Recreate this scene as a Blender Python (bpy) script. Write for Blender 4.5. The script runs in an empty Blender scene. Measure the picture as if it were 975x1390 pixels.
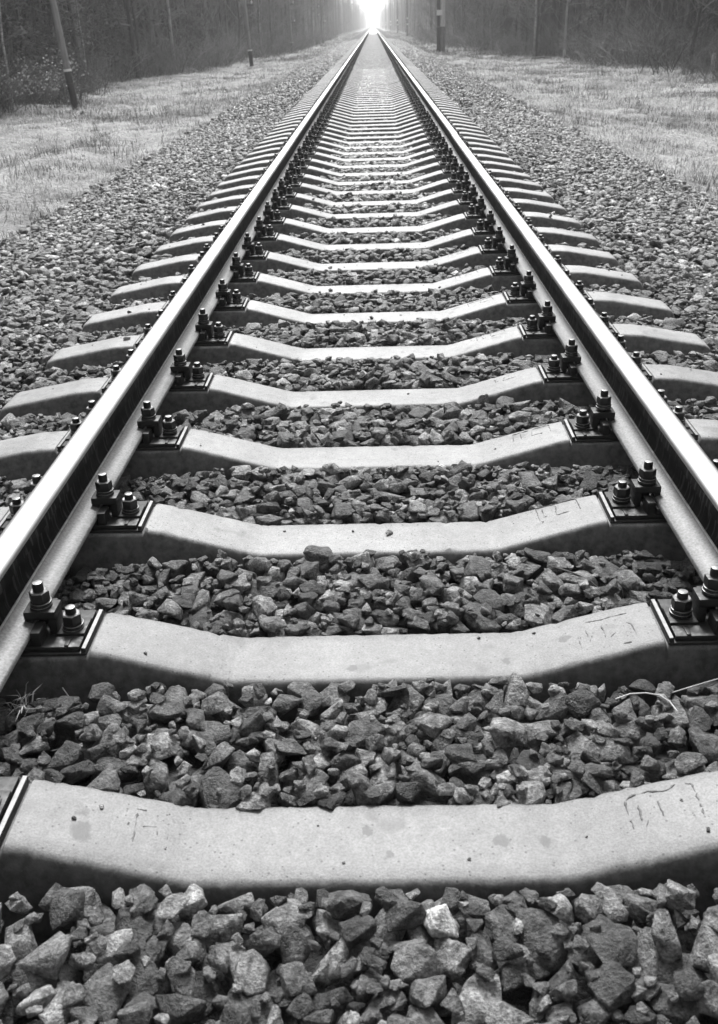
import bpy, bmesh, math, random
import numpy as np
from mathutils import Vector, Matrix, noise as mnoise

SC = bpy.context.scene
COL = SC.collection
rnd = random.Random(7)
rng = np.random.default_rng(11)
PITCH = 0.5435            # sleeper spacing
Y0C = 1.2217              # centre of the nearest sleeper
AX = 0.7965               # rail axis

# ------------------------------------------------------------------ materials
def mat(name, base=0.3, rough=0.7, metal=0.0, spec=0.5):
    m = bpy.data.materials.new(name); m.use_nodes = True
    b = m.node_tree.nodes['Principled BSDF']
    b.inputs['Base Color'].default_value = (base, base, base, 1)
    b.inputs['Roughness'].default_value = rough
    b.inputs['Metallic'].default_value = metal
    b.inputs['Specular IOR Level'].default_value = spec
    return m

class NT:
    def __init__(s, m): s.t = m.node_tree; s.b = s.t.nodes['Principled BSDF']
    def n(s, typ, **kw):
        o = s.t.nodes.new(typ)
        for k, v in kw.items(): setattr(o, k, v)
        return o
    def l(s, a, b): s.t.links.new(a, b)
    def noise(s, vec, scale, detail=4, rough=0.55):
        o = s.n('ShaderNodeTexNoise'); o.inputs['Scale'].default_value = scale
        o.inputs['Detail'].default_value = detail; o.inputs['Roughness'].default_value = rough
        if vec is not None: s.l(vec, o.inputs['Vector'])
        return o.outputs['Fac']
    def ramp(s, fac, pts):
        o = s.n('ShaderNodeValToRGB'); cr = o.color_ramp
        while len(cr.elements) < len(pts): cr.elements.new(0.5)
        for e, (p, v) in zip(cr.elements, pts): e.position = p; e.color = (v, v, v, 1)
        s.l(fac, o.inputs['Fac']); return o.outputs['Color']
    def math(s, op, a, b=None, clamp=False):
        o = s.n('ShaderNodeMath', operation=op, use_clamp=clamp)
        for i, x in enumerate((a, b)):
            if x is None: continue
            if isinstance(x, (int, float)): o.inputs[i].default_value = x
            else: s.l(x, o.inputs[i])
        return o.outputs[0]
    def mix(s, fac, a, b):
        o = s.n('ShaderNodeMix', data_type='FLOAT', clamp_factor=True)
        for i, x in ((0, fac), (2, a), (3, b)):
            if isinstance(x, (int, float)): o.inputs[i].default_value = x
            else: s.l(x, o.inputs[i])
        return o.outputs[0]
    def maprange(s, v, a, b, c=0.0, d=1.0):
        o = s.n('ShaderNodeMapRange'); s.l(v, o.inputs[0])
        for i, x in enumerate((a, b, c, d)): o.inputs[i + 1].default_value = x
        return o.outputs[0]
    def bump(s, h, strength, dist):
        o = s.n('ShaderNodeBump'); o.inputs['Strength'].default_value = strength
        o.inputs['Distance'].default_value = dist; s.l(h, o.inputs['Height'])
        s.l(o.outputs['Normal'], s.b.inputs['Normal'])
    def attr(s, name):
        return s.n('ShaderNodeAttribute', attribute_name=name).outputs['Fac']
    def objco(s):
        return s.n('ShaderNodeTexCoord').outputs['Object']
    def pos(s):
        return s.n('ShaderNodeNewGeometry').outputs['Position']
    def objco_rand(s):
        tc = s.objco(); oi = s.n('ShaderNodeObjectInfo').outputs['Random']
        cm = s.n('ShaderNodeCombineXYZ'); s.l(s.math('MULTIPLY', oi, 37.0), cm.inputs[0]); s.l(s.math('MULTIPLY', oi, 91.0), cm.inputs[1])
        a = s.n('ShaderNodeVectorMath', operation='ADD'); s.l(tc, a.inputs[0]); s.l(cm.outputs[0], a.inputs[1])
        return a.outputs[0]
    def vscale(s, v, sc):
        a = s.n('ShaderNodeVectorMath', operation='MULTIPLY'); s.l(v, a.inputs[0]); a.inputs[1].default_value = sc
        return a.outputs[0]
    def base(s, v): s.l(v, s.b.inputs['Base Color'])
    def rough(s, v): s.l(v, s.b.inputs['Roughness'])

def m_concrete(stains=()):
    m = mat('sleeper_concrete', rough=0.50, spec=0.55); t = NT(m)
    v = t.objco_rand()
    oi = t.n('ShaderNodeObjectInfo').outputs['Random']
    cl = t.noise(v, 5.0, 5, .6); fine = t.noise(v, 260.0, 3, .6); mid = t.noise(v, 45.0, 4, .6)
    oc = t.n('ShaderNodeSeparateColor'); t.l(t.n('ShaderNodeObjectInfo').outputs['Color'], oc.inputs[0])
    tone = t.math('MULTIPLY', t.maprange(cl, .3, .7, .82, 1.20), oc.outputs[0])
    tone = t.math('MULTIPLY', tone, t.maprange(mid, .28, .72, .84, 1.12))
    tone = t.math('MULTIPLY', tone, t.maprange(fine, .32, .68, .72, 1.22))
    # oily blotches and small air pores
    st = t.noise(v, 13.0, 2, .5); tone = t.mix(t.math('MULTIPLY', t.maprange(st, .64, .72), .5), tone, .085)
    vo = t.n('ShaderNodeTexVoronoi'); vo.inputs['Scale'].default_value = 95.0; vo.inputs['Randomness'].default_value = 1.0; t.l(v, vo.inputs['Vector'])
    sep = t.n('ShaderNodeSeparateColor'); t.l(vo.outputs['Color'], sep.inputs[0])
    pore = t.math('MULTIPLY', t.math('LESS_THAN', vo.outputs['Distance'], .20), t.math('GREATER_THAN', sep.outputs[0], .72))
    tone = t.mix(t.math('MULTIPLY', pore, .8), tone, .05)
    for (sx_, sy_, sr_) in stains:      # drops of oil on this one sleeper
        dv = t.n('ShaderNodeVectorMath', operation='SUBTRACT'); t.l(t.objco(), dv.inputs[0]); dv.inputs[1].default_value = (sx_, sy_, -.235)
        ln = t.n('ShaderNodeVectorMath', operation='LENGTH'); t.l(t.vscale(dv.outputs[0], (1.25, .85, .25)), ln.inputs[0])
        dd = t.math('ADD', ln.outputs['Value'], t.maprange(mid, .3, .7, -.008, .008))
        tone = t.mix(t.math('MULTIPLY', t.maprange(dd, sr_*1.15, sr_*.75), .75), tone, .07)
    # flanks: dark rough exposed aggregate soaked with oil and brake dust
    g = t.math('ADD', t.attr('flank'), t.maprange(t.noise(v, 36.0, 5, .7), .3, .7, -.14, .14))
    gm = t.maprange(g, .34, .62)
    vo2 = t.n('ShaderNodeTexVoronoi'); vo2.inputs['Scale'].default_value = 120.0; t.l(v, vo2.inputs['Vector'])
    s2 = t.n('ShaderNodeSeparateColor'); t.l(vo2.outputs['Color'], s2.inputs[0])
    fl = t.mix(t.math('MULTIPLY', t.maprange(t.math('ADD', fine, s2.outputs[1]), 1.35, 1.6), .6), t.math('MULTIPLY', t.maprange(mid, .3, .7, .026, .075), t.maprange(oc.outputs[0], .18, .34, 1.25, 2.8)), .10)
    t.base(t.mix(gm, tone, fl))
    h = t.math('ADD', t.math('MULTIPLY', fine, .6), t.math('ADD', t.math('MULTIPLY', mid, .8), t.math('MULTIPLY', pore, -1.2)))
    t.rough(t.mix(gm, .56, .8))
    t.bump(h, .4, .0025)
    return m

def m_stone():
    m = mat('crushed_granite', rough=0.5, spec=0.5); t = NT(m)
    v = t.pos(); tone = t.attr('tone')
    n1 = t.noise(v, 38.0, 6, .65); n2 = t.noise(v, 190.0, 4, .65)
    sv = t.vscale(v, (40.0, 90.0, 260.0)); vein = t.noise(sv, 1.0, 3, .6)
    c = t.math('MULTIPLY', tone, t.maprange(n1, .34, .68, .30, 2.1))
    c = t.math('MULTIPLY', c, t.maprange(n2, .32, .68, .45, 1.7))
    c = t.math('MULTIPLY', c, t.maprange(vein, .35, .68, .75, 1.3))
    t.base(c)
    t.rough(t.maprange(n1, .3, .7, .26, .62))
    t.bump(t.math('ADD', n1, t.math('MULTIPLY', n2, .55)), 1.0, .012)
    return m

def m_simple(name, lo, hi, scale, rough, metal=0.0, bump=.3, dist=.002, stretch=None, r2=None):
    m = mat(name, rough=rough, metal=metal); t = NT(m)
    v = t.objco_rand()
    if stretch: v = t.vscale(v, stretch)
    n = t.noise(v, scale, 5, .6)
    t.base(t.maprange(n, .3, .7, lo, hi))
    if r2: t.rough(t.maprange(n, .3, .7, rough, r2))
    if bump: t.bump(n, bump, dist)
    return m

M = {}
M['concrete'] = m_concrete()
M['stone'] = m_stone()
M['iron'] = m_simple('oiled_black_iron', .005, .018, 70, .38, 0.0, .5, .002, r2=.7)
M['bolt'] = m_simple('bright_bolt_steel', .10, .30, 90, .30, .75, .3, .001, r2=.5)
M['nut'] = m_simple('greasy_nut_steel', .006, .03, 80, .32, .1, .4, .001, r2=.6)
M['pad'] = m_simple('grey_rubber_pad', .17, .36, 60, .5, 0, .3, .001)
M['rubber'] = m_simple('black_rubber', .01, .03, 60, .6, 0, .2, .001)
M['crease'] = m_simple('crease_highlight_steel', .30, .62, 40, .4, .4, .2, .001)  # bright tone paints the light caught along the foot crease
M['mark'] = m_simple('weathered_cast_concrete', .10, .19, 150, .85, 0, .3, .001)

def m_head():
    m = mat('polished_running_steel', base=.75, rough=.3, metal=1.0); t = NT(m)
    v = t.vscale(t.objco(), (260.0, .25, 1.0))
    n = t.noise(v, 1.0, 3, .6)
    t.base(t.maprange(n, .3, .7, .58, .78)); t.rough(t.maprange(n, .3, .7, .30, .42))
    return m
M['head'] = m_head()
M['burnish'] = m_simple('burnished_head_shoulder', .30, .50, 30, .36, 1.0, .1, .0005, (1, .1, 1))

def m_web():
    m = mat('dark_greasy_rail_steel', rough=.4, metal=0, spec=.08); t = NT(m)
    v = t.objco()
    sv = t.vscale(v, (1.0, 26.0, 4.5)); n = t.noise(sv, 1.0, 3, .55)
    # slanted streaks
    n2 = t.noise(t.vscale(v, (1.0, 60.0, 8.0)), 1.0, 2, .5)
    n3 = t.noise(v, 220.0, 3, .6)
    c = t.math('ADD', t.maprange(n, .46, .60, .002, .011), t.maprange(n2, .54, .62, 0, .034))
    t.base(t.math('MULTIPLY', c, t.maprange(n3, .3, .7, .7, 1.3)))
    t.rough(t.maprange(n, .35, .65, .6, .8))
    t.bump(n3, .25, .001)
    return m
M['web'] = m_web()

def m_foot():
    m = mat('dusty_rail_foot_steel', rough=.42, metal=.25); t = NT(m)
    v = t.objco()
    n = t.noise(v, 9.0, 5, .6); n2 = t.noise(v, 160.0, 4, .65); sm = t.noise(t.vscale(v, (14.0, 3.0, 3.0)), 1.0, 4, .6)
    c = t.maprange(n, .3, .7, .14, .235)
    c = t.math('MULTIPLY', c, t.maprange(n2, .3, .70, .55, 1.3))
    c = t.mix(t.math('MULTIPLY', t.maprange(sm, .60, .70), .55), c, .08)
    t.base(c); t.rough(t.maprange(n, .3, .7, .42, .62)); t.bump(n2, .25, .0012)
    return m
M['foot'] = m_foot()

def m_ground():
    m = mat('earth_and_dry_grass', rough=.95, spec=.2); t = NT(m)
    p = t.pos(); sx = t.n('ShaderNodeSeparateXYZ'); t.l(p, sx.inputs[0])
    ax = t.math('ABSOLUTE', sx.outputs[0])
    big = t.noise(p, .35, 4, .6); mid = t.noise(p, 2.2, 5, .65); fine = t.noise(p, 22.0, 4, .7)
    edge = t.math('ADD', ax, t.maprange(mid, .3, .7, -.45, .45))
    g = t.maprange(edge, 3.0, 3.7)
    straw = t.math('MULTIPLY', t.maprange(mid, .3, .7, .24, .46), t.maprange(fine, .3, .7, .55, 1.3))
    straw = t.mix(t.math('MULTIPLY', t.maprange(big, .50, .62), .65), straw, .10)
    vo = t.n('ShaderNodeTexVoronoi'); vo.inputs['Scale'].default_value = 16.0; t.l(p, vo.inputs['Vector'])
    s = t.n('ShaderNodeSeparateColor'); t.l(vo.outputs['Color'], s.inputs[0])
    grav = t.maprange(s.outputs[0], 0, 1, .035, .17)
    pale = t.math('MULTIPLY', t.maprange(ax, 1.45, 1.25), t.maprange(sx.outputs[1], 40, 52))
    grav = t.mix(pale, grav, t.maprange(s.outputs[0], 0, 1, .34, .50))
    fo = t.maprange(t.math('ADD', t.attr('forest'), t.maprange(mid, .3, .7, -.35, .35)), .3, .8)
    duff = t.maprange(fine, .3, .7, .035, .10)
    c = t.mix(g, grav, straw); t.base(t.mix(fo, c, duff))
    t.bump(t.math('ADD', fine, t.math('MULTIPLY', vo.outputs['Distance'], -.8)), .8, .05)
    return m
M['ground'] = m_ground()

def m_tone(name, lo, hi, rough=.8, scale=30.0):
    """colour from a per-piece 'tone' attribute between lo and hi"""
    m = mat(name, rough=rough, spec=.25); t = NT(m)
    n = t.noise(t.pos(), scale, 3, .6)
    c = t.maprange(t.attr('tone'), 0, 1, lo, hi)
    t.base(t.math('MULTIPLY', c, t.maprange(n, .3, .7, .8, 1.2)))
    return m
M['straw'] = m_tone('dry_straw_blades', .09, .56)
M['twig'] = m_tone('bare_twigs', .04, .26)
M['needle'] = m_tone('pine_needles', .03, .16)
M['farwood'] = m_tone('forest_bark_and_twigs', .016, .062, .9, 4.0)
def m_bark():
    m = mat('forest_bark', rough=.9); t = NT(m)
    n = t.noise(t.vscale(t.objco_rand(), (1, 1, .25)), 9, 5, .6); oi = t.n('ShaderNodeObjectInfo').outputs['Random']
    k = t.math('ADD', t.maprange(oi, 0, .7, .6, 1.3), t.maprange(oi, .70, 1.0, 0, 6.0))      # some aspens among dark stems
    t.base(t.math('MULTIPLY', t.maprange(n, .3, .7, .022, .07), k)); t.bump(n, .8, .02); return m
M['bark'] = m_bark()
M['birch'] = m_simple('pale_birch_bark', .16, .62, 8, .8, 0, .5, .01, (.6, .6, 2.2))
M['polewood'] = m_simple('weathered_pole_wood', .17, .30, 14, .85, 0, .5, .01, (1, 1, .12))
M['tar'] = m_simple('tarred_pole_foot', .012, .04, 14, .6, 0, .4, .01, (1, 1, .3))
M['polecon'] = m_simple('pale_pole_concrete', .42, .58, 8, .85, 0, .3, .004)
M['white'] = m_simple('white_paint', .70, .82, 12, .6, 0, .2, .002)
M['greypaint'] = m_simple('grey_pole_base_paint', .10, .17, 12, .7, 0, .3, .003)
M['palestone'] = m_simple('pale_quartz_stone', .42, .70, 60, .55, 0, .6, .004)

# ------------------------------------------------------------------ object helpers
def link(o, parent=None):
    COL.objects.link(o)
    if parent is not None: o.parent = parent
    return o
def empty(name, loc=(0, 0, 0), rz=0.0):
    o = bpy.data.objects.new(name, None); o.empty_display_size = .1
    o.location = loc; o.rotation_euler = (0, 0, rz); return link(o)
def tag(o, label=None, cat=None, group=None, kind=None):
    for k, v in (('label', label), ('category', cat), ('group', group), ('kind', kind)):
        if v: o[k] = v
    return o
def mesh_np(name, V, F, mats, fmat=None, attrs=None, smooth=False):
    """V (n,3), F (m,k) all faces with k corners"""
    me = bpy.data.meshes.new(name); V = np.asarray(V, np.float32); F = np.asarray(F, np.int32)
    k = F.shape[1]
    me.vertices.add(len(V)); me.vertices.foreach_set('co', V.ravel())
    me.loops.add(F.size); me.loops.foreach_set('vertex_index', F.ravel())
    me.polygons.add(len(F)); me.polygons.foreach_set('loop_start', np.arange(0, F.size, k, dtype=np.int32))
    if smooth: me.polygons.foreach_set('use_smooth', np.ones(len(F), bool))
    for m in (mats if isinstance(mats, (list, tuple)) else [mats]): me.materials.append(m)
    if fmat is not None: me.polygons.foreach_set('material_index', np.asarray(fmat, np.int32))
    for nm, vals in (attrs or {}).items():
        a = me.attributes.new(nm, 'FLOAT', 'POINT'); a.data.foreach_set('value', np.asarray(vals, np.float32))
    me.update(calc_edges=True); me.validate()
    return me
def obj_np(name, V, F, mats, parent=None, **kw):
    return link(bpy.data.objects.new(name, mesh_np(name, V, F, mats, **kw)), parent)
def bm_mesh(name, bm, mats, smooth_angle=None):
    me = bpy.data.meshes.new(name); bm.to_mesh(me); bm.free()
    for m in (mats if isinstance(mats, (list, tuple)) else [mats]): me.materials.append(m)
    if smooth_angle is not None:
        me.polygons.foreach_set('use_smooth', np.ones(len(me.polygons), bool))
        me.set_sharp_from_angle(angle=math.radians(smooth_angle))
    me.update(); return me
def box(bm, x0, x1, y0, y1, z0, z1, bev=0.0, mi=0):
    r = bmesh.ops.create_cube(bm, size=1.0, matrix=Matrix.Translation(((x0+x1)/2, (y0+y1)/2, (z0+z1)/2)) @ Matrix.Diagonal((x1-x0, y1-y0, z1-z0, 1)))
    vs = r['verts']; fs = list({f for v in vs for f in v.link_faces})
    for f in fs: f.material_index = mi
    if bev:
        es = list({e for v in vs for e in v.link_edges})
        bmesh.ops.bevel(bm, geom=es, offset=bev, segments=2, profile=.6, affect='EDGES')
def cyl(bm, x, y, z0, z1, r0, r1=None, n=14, mi=0, bev=0.0):
    r1 = r0 if r1 is None else r1
    r = bmesh.ops.create_cone(bm, cap_ends=True, segments=n, radius1=r0, radius2=r1, depth=z1-z0, matrix=Matrix.Translation((x, y, (z0+z1)/2)) @ Matrix.Rotation(.3 + x*9, 4, 'Z'))
    vs = r['verts']
    for f in {f for v in vs for f in v.link_faces}: f.material_index = mi
    if bev:
        es = [e for e in {e for v in vs for e in v.link_edges} if abs(e.verts[0].co.z-e.verts[1].co.z) < 1e-6]
        bmesh.ops.bevel(bm, geom=es, offset=bev, segments=2, profile=.5, affect='EDGES')

class Tubes:
    """collects tapered prisms (n sides) quickly"""
    def __init__(s): s.V = []; s.F = []; s.T = []; s.n = 0
    def path(s, pts, rads, sides=3, tone=.5, cap=False):
        pts = np.asarray(pts, float); k = len(pts)
        d = np.gradient(pts, axis=0); d /= np.linalg.norm(d, axis=1)[:, None] + 1e-9
        ref = np.array([1., .1, 0]) if abs(d[0][0]) < .8 else np.array([0, 1., .1])
        u = np.cross(d, ref); u /= np.linalg.norm(u, axis=1)[:, None] + 1e-9; w = np.cross(d, u)
        a = np.arange(sides) * 2 * math.pi / sides
        ring = pts[:, None, :] + np.asarray(rads)[:, None, None] * (np.cos(a)[None, :, None] * u[:, None, :] + np.sin(a)[None, :, None] * w[:, None, :])
        s.V.append(ring.reshape(-1, 3)); b = s.n
        for i in range(k-1):
            for j in range(sides):
                j2 = (j+1) % sides
                s.F.append((b+i*sides+j, b+i*sides+j2, b+(i+1)*sides+j2, b+(i+1)*sides+j))
        s.T.append(np.full(k*sides, tone)); s.n += k*sides
    def arrays(s): return np.concatenate(s.V), np.array(s.F, np.int32), np.concatenate(s.T)

# ------------------------------------------------------------------ sleeper
XS = [0, .08, .16, .24, .290, .303, .314, .328, .345, .42, .50, .56, .588, .596, .602, .70, .80, .90, .991, .997, 1.004, 1.04, 1.10, 1.20, 1.30, 1.348, 1.366, 1.372]
def sl_top(x):
    x = abs(x)
    return float(np.interp(x, [0, .303, .328, .56, .590, .597, .602, .991, .997, 1.02, 1.085, 1.345, 1.362, 1.372],
                              [-.257, -.257, -.252, -.187, -.181, -.1805, -.1905, -.1905, -.1800, -.180, -.184, -.232, -.240, -.262]))
def sl_half(x):
    return float(np.interp(abs(x), [0, .3, .6, 1.0, 1.36], [.089, .088, .083, .083, .088]))
def sl_bot(x):
    return float(np.interp(abs(x), [0, .4, .6, 1.36], [.125, .125, .15, .15]))
ZB = -.405
R_ED = .012
def sleeper_arrays(seed, fine=True, dense=False):
    extra = set(np.round(np.arange(-1.36, 1.36, .014), 4).tolist()) if dense else set()
    xs = sorted({-x for x in XS} | set(XS) | {x for x in extra if min(abs(abs(x)-q) for q in XS) > .004}) if fine else sorted({s*x for x in (0, .31, .575, .602, .991, 1.0, 1.09, 1.345, 1.372) for s in (1, -1)})
    V = []; A = []
    r = np.random.default_rng(seed)
    for x in xs:
        zt = sl_top(x); w = sl_half(x); wb = sl_bot(x)
        if fine:
            j = r.normal(0, .0009, 2)
            if dense and r.random() < .07: j += r.uniform(.002, .006, 2)*(r.random(2) < .5)
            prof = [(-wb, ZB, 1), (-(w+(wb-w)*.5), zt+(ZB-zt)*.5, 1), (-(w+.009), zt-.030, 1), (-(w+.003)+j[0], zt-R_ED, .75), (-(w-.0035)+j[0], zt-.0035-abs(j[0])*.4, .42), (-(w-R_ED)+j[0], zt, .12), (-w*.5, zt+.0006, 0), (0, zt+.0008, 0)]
        else:
            prof = [(-wb, ZB, 1), (-(w+.006), zt-.016, 1), (-(w-.010), zt, .1), (0, zt, 0)]
        full = prof + [(-y, z, g) for (y, z, g) in reversed(prof[:-1])]
        for (y, z, g) in full: V.append((x, y, z)); A.append(g)
    k = len(full); F = []
    for i in range(len(xs)-1):
        for j in range(k-1):
            F.append((i*k+j, (i+1)*k+j, (i+1)*k+j+1, i*k+j+1))
    return np.array(V), F, A, k, len(xs)
def sleeper_mesh(seed, fine=True, dense=False):
    V, F, A, k, n = sleeper_arrays(seed, fine, dense)
    me = bpy.data.meshes.new('sleeper_body')
    F = [f for f in F] + [tuple(range(k)), tuple(reversed(range((n-1)*k, n*k)))]
    me.from_pydata([tuple(v) for v in V], [], F)
    me.materials.append(M['concrete'])
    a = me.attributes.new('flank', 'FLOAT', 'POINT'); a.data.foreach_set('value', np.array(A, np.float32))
    bm = bmesh.new(); bm.from_mesh(me); bmesh.ops.recalc_face_normals(bm, faces=bm.faces); bm.to_mesh(me); bm.free()
    me.polygons.foreach_set('use_smooth', np.ones(len(me.polygons), bool)); me.set_sharp_from_angle(angle=math.radians(34))
    me.update(); return me

# fastening parts in local coordinates: x measured from the rail axis, towards the middle of the track positive
FZ = .0155
ZP = -.1865   # top of base plate
def part_plate():
    bm = bmesh.new()
    box(bm, -.178, .178, -.072, .072, -.1985, ZP, .003)
    box(bm, -.074, .074, -.068, .068, ZP-.002, -.1712, .001)
    for s in (1, -1):   # ribs that hold the foot, rounded ends
        for y in (-1, 1):
            box(bm, s*.088-.011, s*.088+.011, min(y*.022, y*.070), max(y*.022, y*.070), ZP-.002, ZP+.034, .005)
        box(bm, s*.1485-.030, s*.1485+.030, -.031, .031, ZP-.002, ZP+.006, .002)
        box(bm, s*.150-.0045, s*.150+.0045, -.070, -.036, ZP-.002, ZP+.003, .001)
    return bm_mesh('base_plate', bm, M['iron'], 40)
def part_pad():
    bm = bmesh.new()
    box(bm, -.192, .192, -.078, .078, -.2055, -.1988, .002)
    for s in (1, -1):
        r = bmesh.ops.create_cube(bm, size=1.0, matrix=Matrix.Translation((s*.1862, 0, -.1955)) @ Matrix.Rotation(s*.12, 4, 'Y') @ Matrix.Diagonal((.0105, .152, .014, 1)))
        es = list({e for v in r['verts'] for e in v.link_edges}); fs = {f for v in r['verts'] for f in v.link_faces}
        for f in fs:
            if f.normal.z > .7: f.material_index = 1
        bmesh.ops.bevel(bm, geom=es, offset=.0015, segments=1, affect='EDGES')
    return bm_mesh('rubber_pad', bm, [M['rubber'], M['pad']], 40)
def part_clip(s):
    bm = bmesh.new()
    z0 = -.146
    box(bm, s*.088-.034, s*.088+.034, -.026, .026, -.148, -.1285, .004)          # bridge
    x1, x2 = sorted((s*.054, s*.072)); box(bm, x1, x2, -.024, .024, -.161, -.1485, .003)   # toe on the rail foot
    x1, x2 = sorted((s*.103, s*.121)); box(bm, x1, x2, -.024, .024, ZP+.001, -.1485, .003)  # heel on the plate
    return bm_mesh('rail_clip', bm, M['iron'], 40)
def part_stud(x, zb, zt, wash):
    bm = bmesh.new()
    cyl(bm, x, 0, zb, zt, .0108, n=16, bev=.0015)
    for k in range(7):
        z = zt - .006 - k*.003
        cyl(bm, x, 0, z-.001, z+.001, .0116, n=16)
    for fc in bm.faces: fc.material_index = 0 if fc.normal.z > .9 and fc.calc_center_median().z > zt-.002 else 1  # stud top face brighter, sides and threads dark
    return bm, x, wash
def part_bolt(name, x, zb, zt, wash):
    bm, x, w = part_stud(x, zb, zt, wash)
    cyl(bm, x, 0, w, w+.0065, .0235, n=22, mi=1, bev=.0015)
    cyl(bm, x+.001, 0, w+.008, w+.0145, .0225, n=22, mi=1, bev=.0015)
    return bm_mesh(name, bm, [M['bolt'], M['nut']], 40)
def part_nut(x, z, rot=0.0):
    bm = bmesh.new()
    cyl(bm, x, 0, z, z+.023, .0215, n=6, mi=0, bev=.0022)
    r = bmesh.ops.create_cone(bm, cap_ends=True, segments=24, radius1=.0186, radius2=.0165, depth=.0014, matrix=Matrix.Translation((x, 0, z+.0236)))
    for f in {f for v in r['verts'] for f in v.link_faces}: f.material_index = 1
    bmesh.ops.rotate(bm, verts=bm.verts, cent=(x, 0, z), matrix=Matrix.Rotation(rot, 3, 'Z'))
    return bm_mesh('nut', bm, [M['nut'], M['bolt']], 30)

PM = dict(plate=part_plate(), pad=part_pad())
for s in (1, -1):
    PM['clip', s] = part_clip(s)
    PM['clamp', s] = part_bolt('clamp_bolt', s*.0870, -.170, -.069, -.1282)
    PM['clampnut', s] = part_nut(s*.0870, -.1132)
    PM['anchor', s] = part_bolt('anchor_bolt', s*.1485, -.195, -.126, ZP+.0065)
    PM['anchornut', s] = part_nut(s*.1485, ZP+.0215)
def merged_fastening(low=False):
    bm = bmesh.new()
    if not low:
        for key in PM:
            t = bmesh.new(); t.from_mesh(PM[key])
            two = isinstance(key, tuple)
            tab = (0, 0)
            if key == 'pad': tab = (0, 2)
            elif two and key[0] in ('clamp', 'anchor'): tab = (1, 0)
            elif two and key[0] in ('clampnut', 'anchornut'): tab = (0, 1)
            for f in t.faces: f.material_index = tab[min(1, f.material_index)]
            me = bpy.data.meshes.new('tmp'); t.to_mesh(me); t.free(); bm.from_mesh(me); bpy.data.meshes.remove(me)
        return bm_mesh('rail_fastening', bm, [M['iron'], M['bolt'], M['pad']], 40)
    box(bm, -.174, .174, -.076, .076, -.204, ZP, 0, 0)
    for s in (1, -1):
        x1, x2 = sorted((s*.056, s*.120)); box(bm, x1, x2, -.05, .05, ZP-.001, -.122, 0, 0)
        cyl(bm, s*.087, 0, -.122, -.083, .021, n=6, mi=0); cyl(bm, s*.087, 0, -.083, -.062, .011, n=6, mi=1)
        cyl(bm, s*.1485, 0, ZP-.001, -.133, .022, n=6, mi=0); cyl(bm, s*.1485, 0, -.133, -.118, .011, n=6, mi=1)
        x1, x2 = sorted((s*.1755, s*.183)); box(bm, x1, x2, -.08, .08, -.205, -.182, 0, 2)
    return bm_mesh('rail_fastening', bm, [M['iron'], M['bolt'], M['pad']])

# outlines pressed into the sleeper tops (local x, y), measured where they stand
MARKS = {
 2: [[(.439, 0), (.438, .076), (.544, .076), (.546, .011)], [(.453, .061), (.451, .016), (.46, .022)], [(.489, .063), (.483, .012), (.522, .015)]],
 1: [[(.459, .05), (.492, .045), (.522, .047), (.547, .046)], [(.456, .029), (.456, -.002)], [(.464, -.006), (.456, -.023)], [(.436, .001), (.436, -.028)], [(.49, .027), (.489, -.021)], [(.512, -.011), (.5, -.023)], [(.539, .014), (.548, .003), (.549, -.033)], [(.518, -.056), (.534, -.057)]],
 0: [[(.423, .053), (.436, .06), (.462, .061), (.491, .054), (.507, .064)], [(.522, .061), (.532, .056), (.533, .026), (.532, -.021)], [(.422, .05), (.42, .018)], [(.44, .036), (.438, .002)], [(.472, .035), (.472, .002)], [(.422, .005), (.421, -.013)], [(.448, .001), (.439, -.017)],
     [(-.415, .05), (-.4, .051)], [(-.413, .043), (-.41, .003), (-.408, -.022)], [(-.399, .015), (-.377, .019)], [(-.374, .01), (-.372, -.009)], [(-.356, .003), (-.355, -.025)], [(-.366, .049), (-.361, .053)]],
}
MARK_COMMON = [[(.43, .012), (.43, .062), (.543, .065), (.545, .01)], [(.452, .05), (.452, .02), (.462, .026)], [(.487, .052), (.485, .018), (.52, .02)]]
def mark_mesh(strokes, seed):
    T = Tubes(); r = random.Random(seed)
    for st in strokes:
        pts = []
        for (a, b) in zip(st[:-1], st[1:]):
            n = max(2, int(math.dist(a, b)/.006))
            for i in range(n):
                f = i/n; pts.append((a[0]+(b[0]-a[0])*f + r.gauss(0, .0006), a[1]+(b[1]-a[1])*f + r.gauss(0, .0006)))
        pts.append(st[-1])
        P = [(x, y, sl_top(x)-.0001) for x, y in pts]
        T.path(P, [max(.0004, r.gauss(.0019, .0007)) for _ in P], 4)
    V, F, t = T.arrays()
    return mesh_np('cast_mark', V, F, M['mark'], smooth=True)

def marked_body(k, mark, concrete=None):
    bm = bmesh.new(); a = sleeper_mesh(k, True, True); bm.from_mesh(a); n0 = len(bm.faces); bm.from_mesh(mark); bm.faces.ensure_lookup_table()
    for i in range(n0, len(bm.faces)): bm.faces[i].material_index = 1
    me = bpy.data.meshes.new('sleeper_body'); bm.to_mesh(me); bm.free()
    me.materials.append(concrete or M['concrete']); me.materials.append(M['mark']); return me
SM = [sleeper_mesh(k, True) for k in range(4)]
MK = {k: mark_mesh(v, k) for k, v in MARKS.items()}; MKC = mark_mesh(MARK_COMMON, 9)
BODY = {k: marked_body(k, m, m_concrete([(.206, -.005, .017), (.277, -.006, .012), (-.50, .022, .016), (-.49, -.02, .022), (-.02, .02, .008), (.02, -.03, .01)]) if k == 0 else (m_concrete([(-.05, -.045, .010), (.41, .01, .014), (.28, -.03, .008), (-.31, .02, .009)]) if k == 1 else None)) for k, m in MK.items()}
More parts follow.
